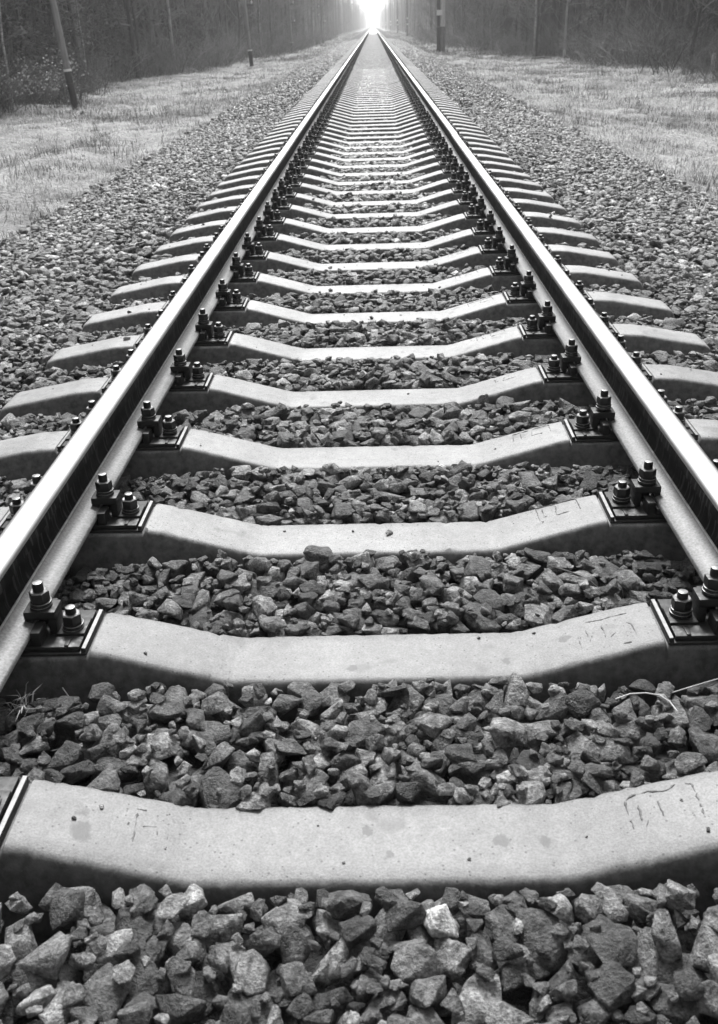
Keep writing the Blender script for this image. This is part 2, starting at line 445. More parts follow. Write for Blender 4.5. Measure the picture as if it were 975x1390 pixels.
for k in range(3, 9):
    rk = random.Random(40+k); dx, dy = rk.gauss(0, .008), rk.gauss(-.004, .006)
    BODY[k] = marked_body(k % 4, mark_mesh([[(x+dx+rk.gauss(0, .002), y+dy) for x, y in st] for st in MARK_COMMON if rk.random() < .75] or MARK_COMMON[:1], 60+k))
NUTS = {(nm, k): [part_nut(k*x, z, r) for r in (0, .25, .55, .8)] for nm, x, z in (('clampnut', .0870, -.1132), ('anchornut', .1485, ZP+.0215)) for k in (1, -1)}
FAST = merged_fastening(False); FASTL = merged_fastening(True)
def far_sleeper_mesh():
    bm = bmesh.new(); t = sleeper_mesh(5, False); bm.from_mesh(t)
    for s in (1, -1):
        f = FASTL.copy()
        f.transform(Matrix.Translation((s*AX, 0, FZ)))
        n0 = len(bm.faces); bm.from_mesh(f); bm.faces.ensure_lookup_table()
        for i in range(n0, len(bm.faces)): bm.faces[i].material_index += 1
    lay = bm.verts.layers.float.get('flank')
    return bm_mesh('concrete_sleeper', bm, [M['concrete'], M['iron'], M['bolt'], M['pad']])
FARM = far_sleeper_mesh()
ORD = ('', 'second', 'third', 'fourth', 'fifth', 'sixth', 'seventh', 'eighth', 'ninth', 'tenth', 'eleventh', 'twelfth', 'thirteenth', 'fourteenth', 'fifteenth', 'sixteenth', 'seventeenth', 'eighteenth', 'nineteenth', 'twentieth')
SLG = 'concrete sleepers under the rails'
def sheen_tone(o, n):     # colour rises up the line, painting in the grazing sky sheen
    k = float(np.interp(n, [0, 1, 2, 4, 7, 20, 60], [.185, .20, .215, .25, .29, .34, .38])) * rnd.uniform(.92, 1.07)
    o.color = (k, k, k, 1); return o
def child(name, me, parent, loc=(0, 0, 0), rz=0.0):
    o = bpy.data.objects.new(name, me); o.location = loc; o.rotation_euler = (0, 0, rz); return link(o, parent)
N_FULL, N_MID, N_SEP = 20, 60, 300
def full_sleeper(n):
    root = empty('concrete_sleeper', (rnd.gauss(0, .004), Y0C + n*PITCH + (rnd.gauss(0, .008) if n > 5 else (.011 if n == 0 else 0)), 0), rnd.gauss(0, .003))
    sheen_tone(child('sleeper_body', BODY[n] if n in BODY else SM[n % 4], root), n)
    for s in (-1, 1):
        # local +x of a fastening looks to the middle of the track
        def at(dx=0): return (s*AX + dx, rnd.gauss(0, .002), FZ)
        rz = 0
        pl = child('base_plate', PM['plate'], root, at()); child('rubber_pad', PM['pad'], pl)
        for k in (-1, 1):
            c = at()
            child('rail_clip', PM['clip', k], root, c, rnd.gauss(0, .03) * 0)
            b = child('clamp_bolt', PM['clamp', k], root, (c[0], c[1], FZ + rnd.gauss(0, .004)))
            child('nut', rnd.choice(NUTS['clampnut', k]), b)
            b = child('anchor_bolt', PM['anchor', k], root, (c[0], c[1]+rnd.gauss(0, .004), FZ + rnd.gauss(0, .002)))
            child('nut', rnd.choice(NUTS['anchornut', k]), b)
    return root
for n in range(N_FULL):
    o = full_sleeper(n)
    if n == 0: lab = 'nearest concrete sleeper, wide pale slab with oil spots across the bottom of the picture'
    elif n == 1: lab = 'second concrete sleeper from the bottom, cracked cast mark beside its chipped right edge'
    elif n == 2: lab = 'third concrete sleeper from the bottom, framed cast letters before its right fastening'
    else: lab = '%s concrete sleeper from the bottom, pale top and dark oily flank' % ORD[n]
    tag(o, lab, 'sleeper', SLG)
for n in range(N_FULL, N_MID):
    root = empty('concrete_sleeper', (rnd.gauss(0, .005), Y0C + n*PITCH + rnd.gauss(0, .008), 0), rnd.gauss(0, .003))
    sheen_tone(child('sleeper_body', SM[n % 4], root), n)
    for s in (-1, 1): child('rail_fastening', FAST, root, (s*AX, 0, FZ))
    tag(root, 'concrete sleeper in the middle stretch of track, one narrow pale stripe among many', 'sleeper', SLG + ' in the middle stretch')
for n in range(N_MID, N_SEP):
    o = bpy.data.objects.new('concrete_sleeper', FARM); o.location = (rnd.gauss(0, .006), Y0C + n*PITCH + rnd.gauss(0, .006), 0)
    sheen_tone(link(o), n); tag(o, 'concrete sleeper in the far track, a hair-thin pale line merging with its neighbours', 'sleeper', SLG + ' in the far track')
# beyond: one mass
Vf = np.array([v.co[:] for v in FARM.vertices]); 
def far_rest():
    V = []; F = []; b = 0
    base, f, A, k, nn = sleeper_arrays(3, False)
    f = np.array(f)
    for n in range(N_SEP, 1900):
        V.append(base + np.array([0, Y0C+n*PITCH, 0])); F.append(f + b); b += len(base)
    o = obj_np('distant_sleepers', np.concatenate(V), np.concatenate(F), M['concrete'], attrs={'flank': np.tile(np.array(A), 1900-N_SEP)})
    sheen_tone(o, 100); tag(o, 'mass of distant concrete sleepers merging into a pale strip at the vanishing point', 'sleepers', kind='stuff')
far_rest()

# ------------------------------------------------------------------ rails
def rail(sx, label):
    root = empty('steel_rail', (sx*AX, 0, 0))
    YA, YB = -2.5, 1030.0
    ys = np.concatenate([np.linspace(YA, 12, 59), np.geomspace(12.5, YB, 120)])
    wob = [0.0018*math.sin(y*.11+sx) + .004*math.sin(y*.031+2*sx) if y > 10 else 0 for y in ys]
    def sweep(name, prof, mats, mi=None, closed=False):
        V = []; F = []; fm = []; k = len(prof)
        for y, w in zip(ys, wob):
            for (x, z) in prof: V.append((x+w, y, z + w*.4))
        for i in range(len(ys)-1):
            for j in range(k-1 if not closed else k):
                j2 = (j+1) % k
                F.append((i*k+j, i*k+j2, (i+1)*k+j2, (i+1)*k+j)); fm.append(mi[j] if mi else 0)
        o = obj_np(name, V, F, mats, root, fmat=fm, smooth=True)
        o.data.set_sharp_from_angle(angle=math.radians(50)); return o
    half = [(.0, .0), (.008, -.0002), (.0145, -.0008), (.020, -.0018), (.0248, -.0034), (.0288, -.0058), (.0320, -.0092), (.0345, -.0142)]
    top = [(-x, z) for x, z in reversed(half)] + half[1:]
    head = [(-.0105, -.047), (-.0365, -.0375), (-.0362, -.030)] + top + [(.0362, -.030), (.0365, -.0375), (.0105, -.047)]
    mi = []
    for a, b in zip(head[:-1], head[1:]):
        zm = (a[1]+b[1])/2; mi.append(0 if zm > -.0030 else (2 if zm > -.012 else 1))
    sweep('rail_head', head, [M['head'], M['web'], M['burnish']], mi)
    wr = [(.0105, -.047), (.0092, -.058), (.0088, -.078), (.0095, -.100), (.0125, -.1135), (.0165, -.1205)]
    web = [(-x, z) for x, z in wr]
    sweep('rail_web', list(reversed(web)) , M['web']); 
    o2 = root.children[-1]
    bm = bmesh.new(); bm.from_mesh(o2.data)
    for prof in (wr,): pass
    bm.free()
    sweep_r = sweep('rail_web', wr, M['web'])
    # join both faces of the web into one part
    bm = bmesh.new(); bm.from_mesh(o2.data); bm.from_mesh(sweep_r.data); bm.to_mesh(o2.data); bm.free()
    me = sweep_r.data; bpy.data.objects.remove(sweep_r); bpy.data.meshes.remove(me)
    ft = [(.0165, -.1205), (.0215, -.1250), (.030, -.1285), (.050, -.1355), (.0695, -.1425), (.0722, -.1450), (.0724, -.1540), (.070, -.1550)]
    ft = [(.0165, -.1205), (.0190, -.1207), (.0205, -.1230), (.0235, -.1275)] + ft[3:]
    ft[4:4] = [(.034, -.1313)]
    foot = [(-x, z) for x, z in reversed(ft)] + ft
    nf = len(ft)
    fmi = [0]*len(foot); fmi[nf] = 1; fmi[nf-2] = 1; fmi[nf+1] = 1; fmi[nf-3] = 1  # ridge faces beside the web carry the painted highlight
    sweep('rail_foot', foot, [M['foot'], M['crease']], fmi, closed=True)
    for c in root.children:
        bm = bmesh.new(); bm.from_mesh(c.data); bmesh.ops.recalc_face_normals(bm, faces=bm.faces); bm.to_mesh(c.data); bm.free()
    tag(root, label, 'rail', 'running rails of the track')
rail(-1, 'long steel rail on the left side of the track, polished top and streaked dark web')
rail(1, 'long steel rail on the right side of the track, polished top and plain dark web')

# ------------------------------------------------------------------ terrain
def edge_left(y): return float(np.interp(y, [-40, 28, 50, 62, 90, 160, 400, 1000], [-10.8, -10.6, -10.3, -9.0, -7.8, -6.8, -5.6, -5.0]))
def edge_right(y): return float(np.interp(y, [-40, 25, 36, 50, 71, 110, 200, 1000], [14.5, 13.0, 11.7, 10.8, 7.6, 6.8, 6.0, 5.2]))
def bed(x):        # surface the ballast is heaped to
    x = np.abs(x)
    return -.016*np.exp(-((x-.80)/.13)**2) + np.interp(x, [0, .30, .55, 1.02, 1.2, 1.40, 1.75, 2.4, 3.4, 4.4], [-.260, -.260, -.252, -.250, -.262, -.284, -.292, -.41, -.66, -.80])
def bed_far(x, y):   # further up the line the cribs are filled with fine stone almost to the sleeper tops
    k = np.clip((y-9.0)/16, 0, 1); a = np.abs(x)
    far = np.interp(a, [0, .30, .50, .62, .98, 1.06, 1.30, 1.75, 2.4, 3.4, 4.4], [-.266, -.266, -.236, -.27, -.27, -.225, -.270, -.290, -.41, -.66, -.80])
    return bed(x)*(1-k) + far*k
def fbm(x, y, sc, seed, oct=4):
    return mnoise.fractal(Vector((x*sc+seed*7.1, y*sc-seed*3.3, seed*1.7)), 1.0, 2.0, oct)
def ground_z(x, y):
    ax = abs(x)
    z = float(np.interp(ax, [0, 3.4, 4.4, 6.0, 9, 14, 140], [0, 0, -.84, -.92, -.90, -.86, -.7])) if ax > 3.4 else 0
    if ax <= 4.4:
        off = float(np.interp(y, [20, 38, 50], [.085, .06, .03])) if ax < 3.0 else .05
        z = float(bed_far(ax, y)) - (off if not (y > 45 and ax < 1.4) else min(off, .010))
    k = min(1, max(0, (ax-3.0)/1.2))
    z += k*(.12*fbm(x, y, .55, 1) + .08*fbm(x, y, 1.9, 2) + .10*fbm(x, y, .16, 3))
    z += .015*fbm(x, y, 2.0, 4)*(1-k)*(1 if y < 45 else .15)
    # dry bank on the left verge
    if x < 0: z += .16*math.exp(-((ax-4.6-.3*math.sin(y*.5))/.55)**2) * (1 if y < 24 else max(0, 1-(y-24)/14))
    return z
def build_ground():
    xs = np.array(sorted(set(np.round(np.concatenate([np.linspace(-4.4, 4.4, 61), np.linspace(4.6, 20, 60), -np.linspace(4.6, 20, 60), np.geomspace(21, 140, 14), -np.geomspace(21, 140, 14)]), 3))))
    ys = np.concatenate([np.linspace(-30, -1, 20), np.linspace(-.7, 60, 230), np.geomspace(61, 1240, 110)])
    V = []; A = []
    for y in ys:
        el, er = edge_left(y), edge_right(y)
        for x in xs:
            V.append((x, y, ground_z(x, y)))
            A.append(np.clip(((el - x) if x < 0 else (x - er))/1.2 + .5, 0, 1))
    nx = len(xs); i, j = np.meshgrid(np.arange(len(ys)-1), np.arange(nx-1), indexing='ij')
    a = (i*nx+j).ravel(); F = np.stack([a, a+1, a+nx+1, a+nx], 1)
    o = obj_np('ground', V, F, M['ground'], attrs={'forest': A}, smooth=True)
    tag(o, 'ground of the railway embankment, dry verges and forest floor', kind='structure')
build_ground()

# ------------------------------------------------------------------ ballast
def rock_variant(seed, level):
    r = np.random.default_rng(seed)
    npt = {0: 14, 1: 12, 2: 9}[level]
    P = r.normal(size=(npt, 3)); P /= np.linalg.norm(P, axis=1)[:, None]
    P = np.sign(P)*np.abs(P)**.72          # blocky
    P *= r.uniform(.86, 1.08, size=(npt, 1))
    bm = bmesh.new()
    for p in P: bm.verts.new(p)
    res = bmesh.ops.convex_hull(bm, input=bm.verts)
    bmesh.ops.delete(bm, geom=[g for g in res['geom_interior'] if isinstance(g, bmesh.types.BMVert)], context='VERTS')
    bmesh.ops.dissolve_limit(bm, angle_limit=math.radians(14), verts=bm.verts, edges=bm.edges)
    if level <= 1:
        bmesh.ops.bevel(bm, geom=list(bm.edges), offset=.05 if level == 0 else .04, segments=1, profile=.5, affect='EDGES', clamp_overlap=True)
    bmesh.ops.triangulate(bm, faces=bm.faces)
    if level == 0:
        bmesh.ops.subdivide_edges(bm, edges=[e for e in bm.edges if e.calc_length() > .45], cuts=1, use_grid_fill=True)
        bmesh.ops.triangulate(bm, faces=bm.faces)
        bmesh.ops.subdivide_edges(bm, edges=[e for e in bm.edges if e.calc_length() > .34], cuts=1)
        bmesh.ops.triangulate(bm, faces=bm.faces)
        off = Vector((seed*3.7, seed*1.3, 0))
        for v in bm.verts:
            d = mnoise.fractal(v.co*1.7+off, 1.0, 2.0, 4)*.085 + mnoise.noise(v.co*4.5+off)*.045 - .03*max(0, mnoise.noise(v.co*2.2-off)-.15)*3
            v.co += v.co.normalized()*d
    bm.verts.ensure_lookup_table(); bm.faces.ensure_lookup_table()
    V = np.array([v.co[:] for v in bm.verts]); F = np.array([[v.index for v in f.verts] for f in bm.faces], np.int32)
    bm.free(); V -= (V.max(0)+V.min(0))/2; V /= np.abs(V).max(0)
    return V, F
def rot_mats(ez, tilt, az):
    """spin about z, then tilt about a horizontal axis at az"""
    n = len(ez); c, s = np.cos(ez), np.sin(ez); Z = np.zeros((n, 3, 3)); Z[:, 0, 0] = c; Z[:, 0, 1] = -s; Z[:, 1, 0] = s; Z[:, 1, 1] = c; Z[:, 2, 2] = 1
    k = np.stack([np.cos(az), np.sin(az), np.zeros(n)], 1); K = np.zeros((n, 3, 3))
    K[:, 0, 1] = -k[:, 2]; K[:, 0, 2] = k[:, 1]; K[:, 1, 0] = k[:, 2]; K[:, 1, 2] = -k[:, 0]; K[:, 2, 0] = -k[:, 1]; K[:, 2, 1] = k[:, 0]
    T = np.eye(3)[None] + np.sin(tilt)[:, None, None]*K + (1-np.cos(tilt))[:, None, None]*(K@K)
    return T @ Z
def in_sleeper(x, y, pad):
    if abs(x) > 1.38+pad: return False
    q = (y - Y0C)/PITCH; d = abs(q - round(q))*PITCH
    zt = sl_top(x); half = sl_half(x) + (sl_bot(x)-sl_half(x))*min(1, max(0, (zt+.30)/.16))
    return d < half + pad
def heap(x0, x1, y0, y1, tries, sizes, cell, base_off, seed, maxw=3.35):
    """drop stones one by one on a height map until the bed is filled to its surface"""
    r = np.random.default_rng(seed)
    nx, ny = int((x1-x0)/cell)+1, int((y1-y0)/cell)+1
    gx = x0 + np.arange(nx)*cell; gy = y0 + np.arange(ny)*cell
    tgt = bed_far(gx[:, None], gy[None, :]) + .022*np.exp(-((gy[None, :]-1.0)/.12)**2)*np.clip((np.abs(gx[:, None])-.15)/.3, 0, 1)*1.25*(np.abs(gx[:, None]) < 1.2)
    H = tgt - base_off
    out = []
    PX = r.uniform(x0, x1, tries); PY = r.uniform(y0, y1, tries); U = r.random(tries); U2 = r.random((tries, 6))
    big = np.sort(r.choice(sizes, tries) * r.uniform(.8, 1.25, tries))[::-1]
    # mostly large first, still mixed
    big = big[np.argsort(np.arange(tries)*1.0 + r.uniform(0, tries*.35, tries))]
    for i in range(tries):
        x, y, a = PX[i], PY[i], big[i]/2
        b = a*(.62+.3*U2[i, 0]); c = a*(.42+.3*U2[i, 1])
        ax = abs(x)
        if ax > 2.6 and U[i] < (ax-2.6)/(maxw-2.6)*.95: continue
        if in_sleeper(x, y, b*.62): continue
        q = int((x-x0)/cell); p = int((y-y0)/cell); k = max(1, int(a*.9/cell))
        q0, q1, p0, p1 = max(0, q-k), min(nx, q+k+1), max(0, p-k), min(ny, p+k+1)
        sub = H[q0:q1, p0:p1]
        m = sub.mean(); z = .38*m + .62*sub.max() + c*.72
        if ax < 1.4 and y > 12 and big[i] > .052: continue
        if (x-.097)**2 + (y-1.062)**2 < .0017: continue
        lim = tgt[q, p] + ((.012 if y < 12 else .002) if ax < 1.4 else .022) + U2[i, 2]**3*(.022 if ax > 1.4 or y < 9 else .006)
        topz = z + c*.9
        if topz > lim: continue
        if abs(ax-AX) < .11 and topz > -.175: continue
        out.append((x, y, z, a, b, c))
        dx = (gx[q0:q1]-x)[:, None]/(a*1.0); dy = (gy[p0:p1]-y)[None, :]/(a*1.0)
        rr = 1-(dx*dx+dy*dy)
        cap = z + c*.85*np.sqrt(np.clip(rr, 0, 1))
        H[q0:q1, p0:p1] = np.where(rr > 0, np.maximum(sub, cap), sub)
    return np.array(out)
def rocks_mesh(P, level, nvar, seed, tilt_max=.8):
    r = np.random.default_rng(seed); n = len(P)
    var = [rock_variant(seed*100+k, level) for k in range(nvar)]
    vi = r.integers(0, nvar, n)
    R = rot_mats(r.uniform(0, 2*math.pi, n), np.abs(r.normal(0, tilt_max*.5, n)), r.uniform(0, 2*math.pi, n))
    tone = np.exp(r.normal(math.log(.088), .55, n))
    tone = np.clip(tone, .02, .21); pale = r.random(n) < .008; tone[pale] = r.uniform(.2, .33, pale.sum())
    ax = np.abs(P[:, 0])
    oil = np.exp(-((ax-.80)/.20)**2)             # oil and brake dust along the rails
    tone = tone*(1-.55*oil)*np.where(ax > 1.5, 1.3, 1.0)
    tone *= 1 + .45*np.clip((P[:, 1]-2.0)/6, 0, 1)  # tone rises further up the line
    tone *= 1 + 1.3*np.clip((P[:, 1]-5.0)/14, 0, 1)*np.clip((np.where(ax > .95, 1.5, .62)-ax)/.15, 0, 1)*((ax < .62) | (ax > .98))   # paler still between the rails up the line
    VV, FF, TT = [], [], []; b = 0
    for k in range(nvar):
        idx = np.nonzero(vi == k)[0]
        if not len(idx): continue
        V, F = var[k]
        W = V[None]*P[idx, None, 3:6]
        W = np.einsum('nij,nkj->nki', R[idx], W) + P[idx, None, 0:3]
        VV.append(W.reshape(-1, 3)); FF.append((F[None] + (b + np.arange(len(idx))*len(V))[:, None, None]).reshape(-1, 3))
        TT.append(np.repeat(tone[idx], len(V))); b += len(idx)*len(V)
    return np.concatenate(VV), np.concatenate(FF), np.concatenate(TT)
def ballast():
    P1 = heap(-2.2, 2.2, .25, 5.3, 130000, [.018, .024, .030, .036, .044, .052, .06, .07, .08], .006, .085, 1)
    P1b = heap(-3.4, -2.2, 2.5, 5.3, 15000, [.02, .03, .04, .05, .06], .008, .075, 5)
    P1c = heap(2.2, 3.4, 2.5, 5.3, 15000, [.02, .03, .04, .05, .06], .008, .075, 6)
    P2 = heap(-3.4, 3.4, 5.3, 17, 110000, [.03, .035, .045, .055, .065, .075], .010, .06, 2)
    P3 = np.concatenate([heap(-3.4, 3.4, 17, 52, 80000, [.05, .06, .07, .085], .018, .05, 3), heap(-1.4, 1.4, 17, 52, 50000, [.035, .045, .05], .015, .03, 8), heap(1.35, 3.5, 52, 110, 26000, [.08, .10, .12], .03, .04, 9), heap(-3.5, -1.35, 52, 110, 26000, [.08, .10, .12], .03, .04, 10)])
    grit = []
    for k in range(260):       # chips lying on the sleeper tops
        n = int(abs(rnd.gauss(0, 1))*14); x = rnd.uniform(-1.3, 1.3); a = rnd.uniform(.002, .005) if k % 9 else rnd.uniform(.008, .016)
        if .55 < abs(x) < 1.02 or (n < 2 and a > .006): continue
        grit.append((x, Y0C + n*PITCH + rnd.uniform(-.075, .075), sl_top(x) + a*.45, a, a*.8, a*.6))
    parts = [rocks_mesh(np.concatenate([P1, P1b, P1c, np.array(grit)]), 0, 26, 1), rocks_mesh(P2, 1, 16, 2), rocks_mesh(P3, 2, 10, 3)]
    print('rocks', len(P1), len(P2), len(P3), [len(p[1]) for p in parts])
    VV, FF, TT = [], [], []; b = 0
    for V, F, T in parts: VV.append(V); FF.append(F+b); TT.append(T); b += len(V)
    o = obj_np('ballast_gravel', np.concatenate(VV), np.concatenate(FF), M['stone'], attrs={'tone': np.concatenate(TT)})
    tag(o, 'crushed dark grey stone ballast filling the track bed between and beside the sleepers', 'ballast', kind='stuff')
ballast()

def loose_stone(loc, ax, seed, rz, material, label):
    V, F = rock_variant(seed, 0); V = V*np.array(ax)
    o = obj_np('loose_stone', V, F, M['stone'], attrs={'tone': np.full(len(V), .42)}); o.location = loc; o.rotation_euler = (.3, .5, rz)
    tag(o, label, 'stone')
loose_stone((.097, 1.062, -.252), (.030, .026, .022), 913, .4, M['palestone'], 'pale whitish stone lying on the dark ballast in front of the nearest sleeper')

# ------------------------------------------------------------------ grass
def grass_patch(pts, blades, h, w, lean, seed, spread):
    """pts (n,3): clumps of bent two-segment blades"""
    r = np.random.default_rng(seed); n = len(pts)*blades
    base = np.repeat(pts, blades, 0) + np.concatenate([r.normal(0, spread, (n, 2)), np.full((n, 1), -.02)], 1)
    az = r.uniform(0, 2*math.pi, n); d = np.stack([np.cos(az), np.sin(az)], 1); L = h*r.uniform(.45, 1.3, n)*np.repeat(r.uniform(.4, 1.1, len(pts))**1 + .5*(r.random(len(pts)) < .12), blades)
    le = r.uniform(.45, 1, n)*lean; ww = w*r.uniform(.6, 1.4, n)
    side = np.stack([-d[:, 1], d[:, 0], np.zeros(n)], 1)
    def at(f, up):
        q = base.copy(); q[:, :2] += d*(L*le*f)[:, None]; q[:, 2] += L*up; return q
    m = at(.35, .55*(1-.25*le)); t = at(1.0, .85*(1-.75*le))
    V = np.stack([base-side*ww[:, None], base+side*ww[:, None], m+side*ww[:, None]*.8, m-side*ww[:, None]*.8, t], 1).reshape(-1, 3)
    o = np.arange(n)[:, None]*5
    F = np.concatenate([o+np.array([[0, 1, 2]]), o+np.array([[0, 2, 3]]), o+np.array([[3, 2, 4]])])
    pn = np.array([fbm(float(a), float(b), .45, 12) + .7*fbm(float(a), float(b), 1.6, 13) for a, b in pts[:, :2]])
    ct = np.repeat(np.clip(r.normal(.38, .2, len(pts)) + 1.25*pn, 0, 1), blades); T = np.repeat(np.clip(ct + r.normal(0, .15, n), 0, 1), 5)
    return V, F, T
def grass():
    parts = []
    def scatter(n, y0, y1, xin, power=1.0):
        out = []
        while len(out) < n:
            y = y0 + (y1-y0)*rnd.random()**power; s = rnd.choice((-1, 1, 1))
            e = edge_left(y) if s < 0 else edge_right(y)
            x = s*xin + (e + s*.6 - s*xin)*rnd.random()
            if abs(x) < 3.7 + .5*fbm(x, y, .7, 21) and rnd.random() > ((abs(x)-xin)/.9)**1.5: continue
            f = fbm(x, y, .8, 8)
            if f < -.25 and rnd.random() < .6: continue
            out.append((x, y, ground_z(x, y)))
        return np.array(out)
    parts.append(grass_patch(scatter(9000, 4.5, 26, 2.9, 1.2), 18, .19, .0026, 1.22, 1, .09))
    parts.append(grass_patch(scatter(7000, 24, 70, 2.9, 1.3), 13, .23, .0055, 1.22, 2, .16))
    parts.append(grass_patch(scatter(5000, 65, 330, 3.0, 1.6), 10, .28, .018, .9, 3, .25))
    parts.append(grass_patch(scatter(420, 6, 70, 3.0, 1.2), 9, .38, .004, .75, 4, .06))
    q = grass_patch(scatter(1300, 7, 90, 3.0, 1.2), 30, .26, .004, .9, 6, .16); parts.append((q[0], q[1], q[2]*.25))
    strays = []
    for k in range(420):
        x = rnd.choice((-1, 1))*rnd.uniform(2.3, 3.5); y = 4 + 60*rnd.random()**1.4; strays.append((x, y, float(bed(x))+.005))
    parts.append(grass_patch(np.array(strays), 14, .14, .003, 1.0, 7, .05))
    VV, FF, TT = [], [], []; b = 0
    for V, F, T in parts: VV.append(V); FF.append(F+b); TT.append(T); b += len(V)
    o = obj_np('dry_grass', np.concatenate(VV), np.concatenate(FF), M['straw'], attrs={'tone': np.concatenate(TT)})
    tag(o, 'pale dry matted grass covering both verges beside the ballast', 'grass', kind='stuff')
grass()
def tuft(x, y, label, n=26, h=.07, seed=3):
    V, F, T = grass_patch(np.array([[0, 0, 0.0]]), n, h, .0016, .8, seed, .014)
    o = obj_np('grass_tuft', V, F, M['straw'], attrs={'tone': np.clip(T+.25, 0, 1)}); o.location = (x, y, float(bed(x)) + .012)
    tag(o, label, 'grass tuft')
tuft(-.725, 1.60, 'small pale grass tuft growing in the dark ballast beside the left rail', 30, .075)
def straw(pts, r, label, tone=.9):
    T = Tubes(); T.path(pts, [r]*len(pts), 5, tone); V, F, t = T.arrays()
    c = V.mean(0); o = obj_np('straw_stalk', V-c, F, M['straw'], attrs={'tone': t}, smooth=True); o.location = c
    tag(o, label, 'straw')
zz = -.236
straw([(.470, 1.575, zz), (.50, 1.583, zz+.006), (.53, 1.58, zz+.01), (.555, 1.575, zz+.008), (.572, 1.56, zz+.004), (.58, 1.535, zz)], .0016, 'bent white straw lying on the ballast behind the nearest sleeper at right', 1.3)
straw([(.58, 1.60, -.245), (.64, 1.615, -.236), (.70, 1.63, -.228)], .0014, 'straight pale stalk lying on dark stones under the right rail')
straw([(-.66, 1.66, -.25), (-.63, 1.625, -.262), (-.615, 1.60, -.27)], .0012, 'thin pale stalk leaning against the second sleeper beside the left rail')
def twig(pts, label):
    T = Tubes(); T.path(pts, np.linspace(.0028, .0012, len(pts)), 5, .2); V, F, t = T.arrays()
    c = V.mean(0); o = obj_np('twig', V-c, F, M['twig'], attrs={'tone': t}, smooth=True); o.location = c; tag(o, label, 'twig')
twig([(.44, 2.10, -.240), (.47, 2.06, -.230), (.505, 2.03, -.232), (.53, 1.99, -.240)], 'thin dark twig on the ballast between the second and third sleepers')

# ------------------------------------------------------------------ trees
def grow(T, p, d, L, r, depth, rr, tone, droop=0.0):
    n = 4 if depth == 0 else 3
    pts = [np.array(p, float)]; q = np.array(p, float); dd = np.array(d, float)
    for i in range(n):
        dd = dd + rr.normal(0, .16, 3); dd[2] += .06 - droop; dd /= np.linalg.norm(dd)
        q = q + dd*L/n; pts.append(q.copy())
    T.path(pts, np.linspace(r, r*.25, n+1), 3, tone)
    if depth >= 2: return
    for k in range(5 if depth == 0 else 4):
        f = rr.uniform(.2, 1); i = min(n-1, int(f*n)); b = pts[i] + (pts[i+1]-pts[i])*(f*n-i)
        nd = dd + rr.normal(0, .65, 3); nd /= np.linalg.norm(nd)
        grow(T, b, nd, L*rr.uniform(.35, .6), r*.5, depth+1, rr, tone, droop)
def tree_meshes(seed, h, r0, nbr, low, bark, tone):
    rr = np.random.default_rng(seed); T = Tubes(); k = 9
    pts = [np.array([0, 0, -.3])]; off = np.zeros(2)
    for i in range(1, k):
        off = off + rr.normal(0, .05*h/10, 2); pts.append(np.array([off[0], off[1], -.3 + (h+.3)*i/(k-1)]))
    rad = [r0*(1-.9*i/(k-1)) * (1.25 if i == 0 else 1) for i in range(k)]
    T.path(pts, rad, 8, .5); V, F, t = T.arrays(); trunk = mesh_np('trunk', V, F, bark, smooth=True)
    C = Tubes(); P = np.array(pts)
    for b in range(nbr):
        f = low + (1-low)*rr.random()**.8; z = f*h; q = np.array([np.interp(z, P[:, 2], P[:, 0]), np.interp(z, P[:, 2], P[:, 1]), z])
        a = rr.uniform(0, 2*math.pi); e = rr.uniform(.1, .9)
        d = np.array([math.cos(a)*math.cos(e), math.sin(a)*math.cos(e), math.sin(e)])
        grow(C, q, d, h*.20*(1.15-f)*rr.uniform(.6, 1.3)+.3, r0*.28*(1.1-f)+.006, 0, rr, np.clip(tone+rr.normal(0, .15), 0, 1))
    V, F, t = C.arrays(); crown = mesh_np('crown', V, F, M['twig'], attrs={'tone': t})
    return trunk, crown
def pine_meshes(seed, h, r0):
    rr = np.random.default_rng(seed); T = Tubes()
    T.path([(0, 0, -.3), (.03, 0, h*.4), (0, .04, h)], [r0*1.2, r0*.8, .02], 8); V, F, t = T.arrays(); trunk = mesh_np('trunk', V, F, M['bark'], smooth=True)
    VV = []; tt = []
    B = Tubes()
    for k in range(70):
        z = .7 + (h-.9)*(k/70)**.9; a = rr.uniform(0, 2*math.pi); L = (1-z/h)*rr.uniform(1.3, 2.3)*min(1.2, h/8)+.3
        pts = [np.array([math.cos(a)*f*L, math.sin(a)*f*L, z + .12*L*f - .42*L*f*f + rr.normal(0, .03)]) for f in (0, .35, .7, 1)]
        B.path(pts, [.02, .014, .008, .003], 3, .2)
        n = int(48*L)+12; f = rr.uniform(.15, 1, n); P = np.array(pts)
        c = np.stack([np.interp(f, (0, .35, .7, 1), P[:, j]) for j in range(3)], 1) + rr.normal(0, 1, (n, 3))*np.array([.16, .16, .05])*(1.15-f*.6)[:, None]
        u = rr.normal(0, 1, (n, 3)); u[:, 2] *= .5; u /= np.linalg.norm(u, axis=1)[:, None]; w = np.cross(u, rr.normal(0, 1, (n, 3))); w /= np.linalg.norm(w, axis=1)[:, None]
        s = rr.uniform(.05, .12, n)[:, None]
        VV.append(np.stack([c-u*s, c+w*s*.30, c+u*s, c-w*s*.30], 1).reshape(-1, 3)); tt.append(np.repeat(np.clip(rr.normal(.45, .25, n)+.15*f, 0, 1), 4))
    Vb, Fb, tb = B.arrays(); V = np.concatenate(VV); F = np.arange(len(V)).reshape(-1, 4)
    crown = mesh_np('crown', np.concatenate([Vb, V]), np.concatenate([Fb, F+len(Vb)]), M['needle'], attrs={'tone': np.concatenate([tb*.5, np.concatenate(tt)])})
    return trunk, crown
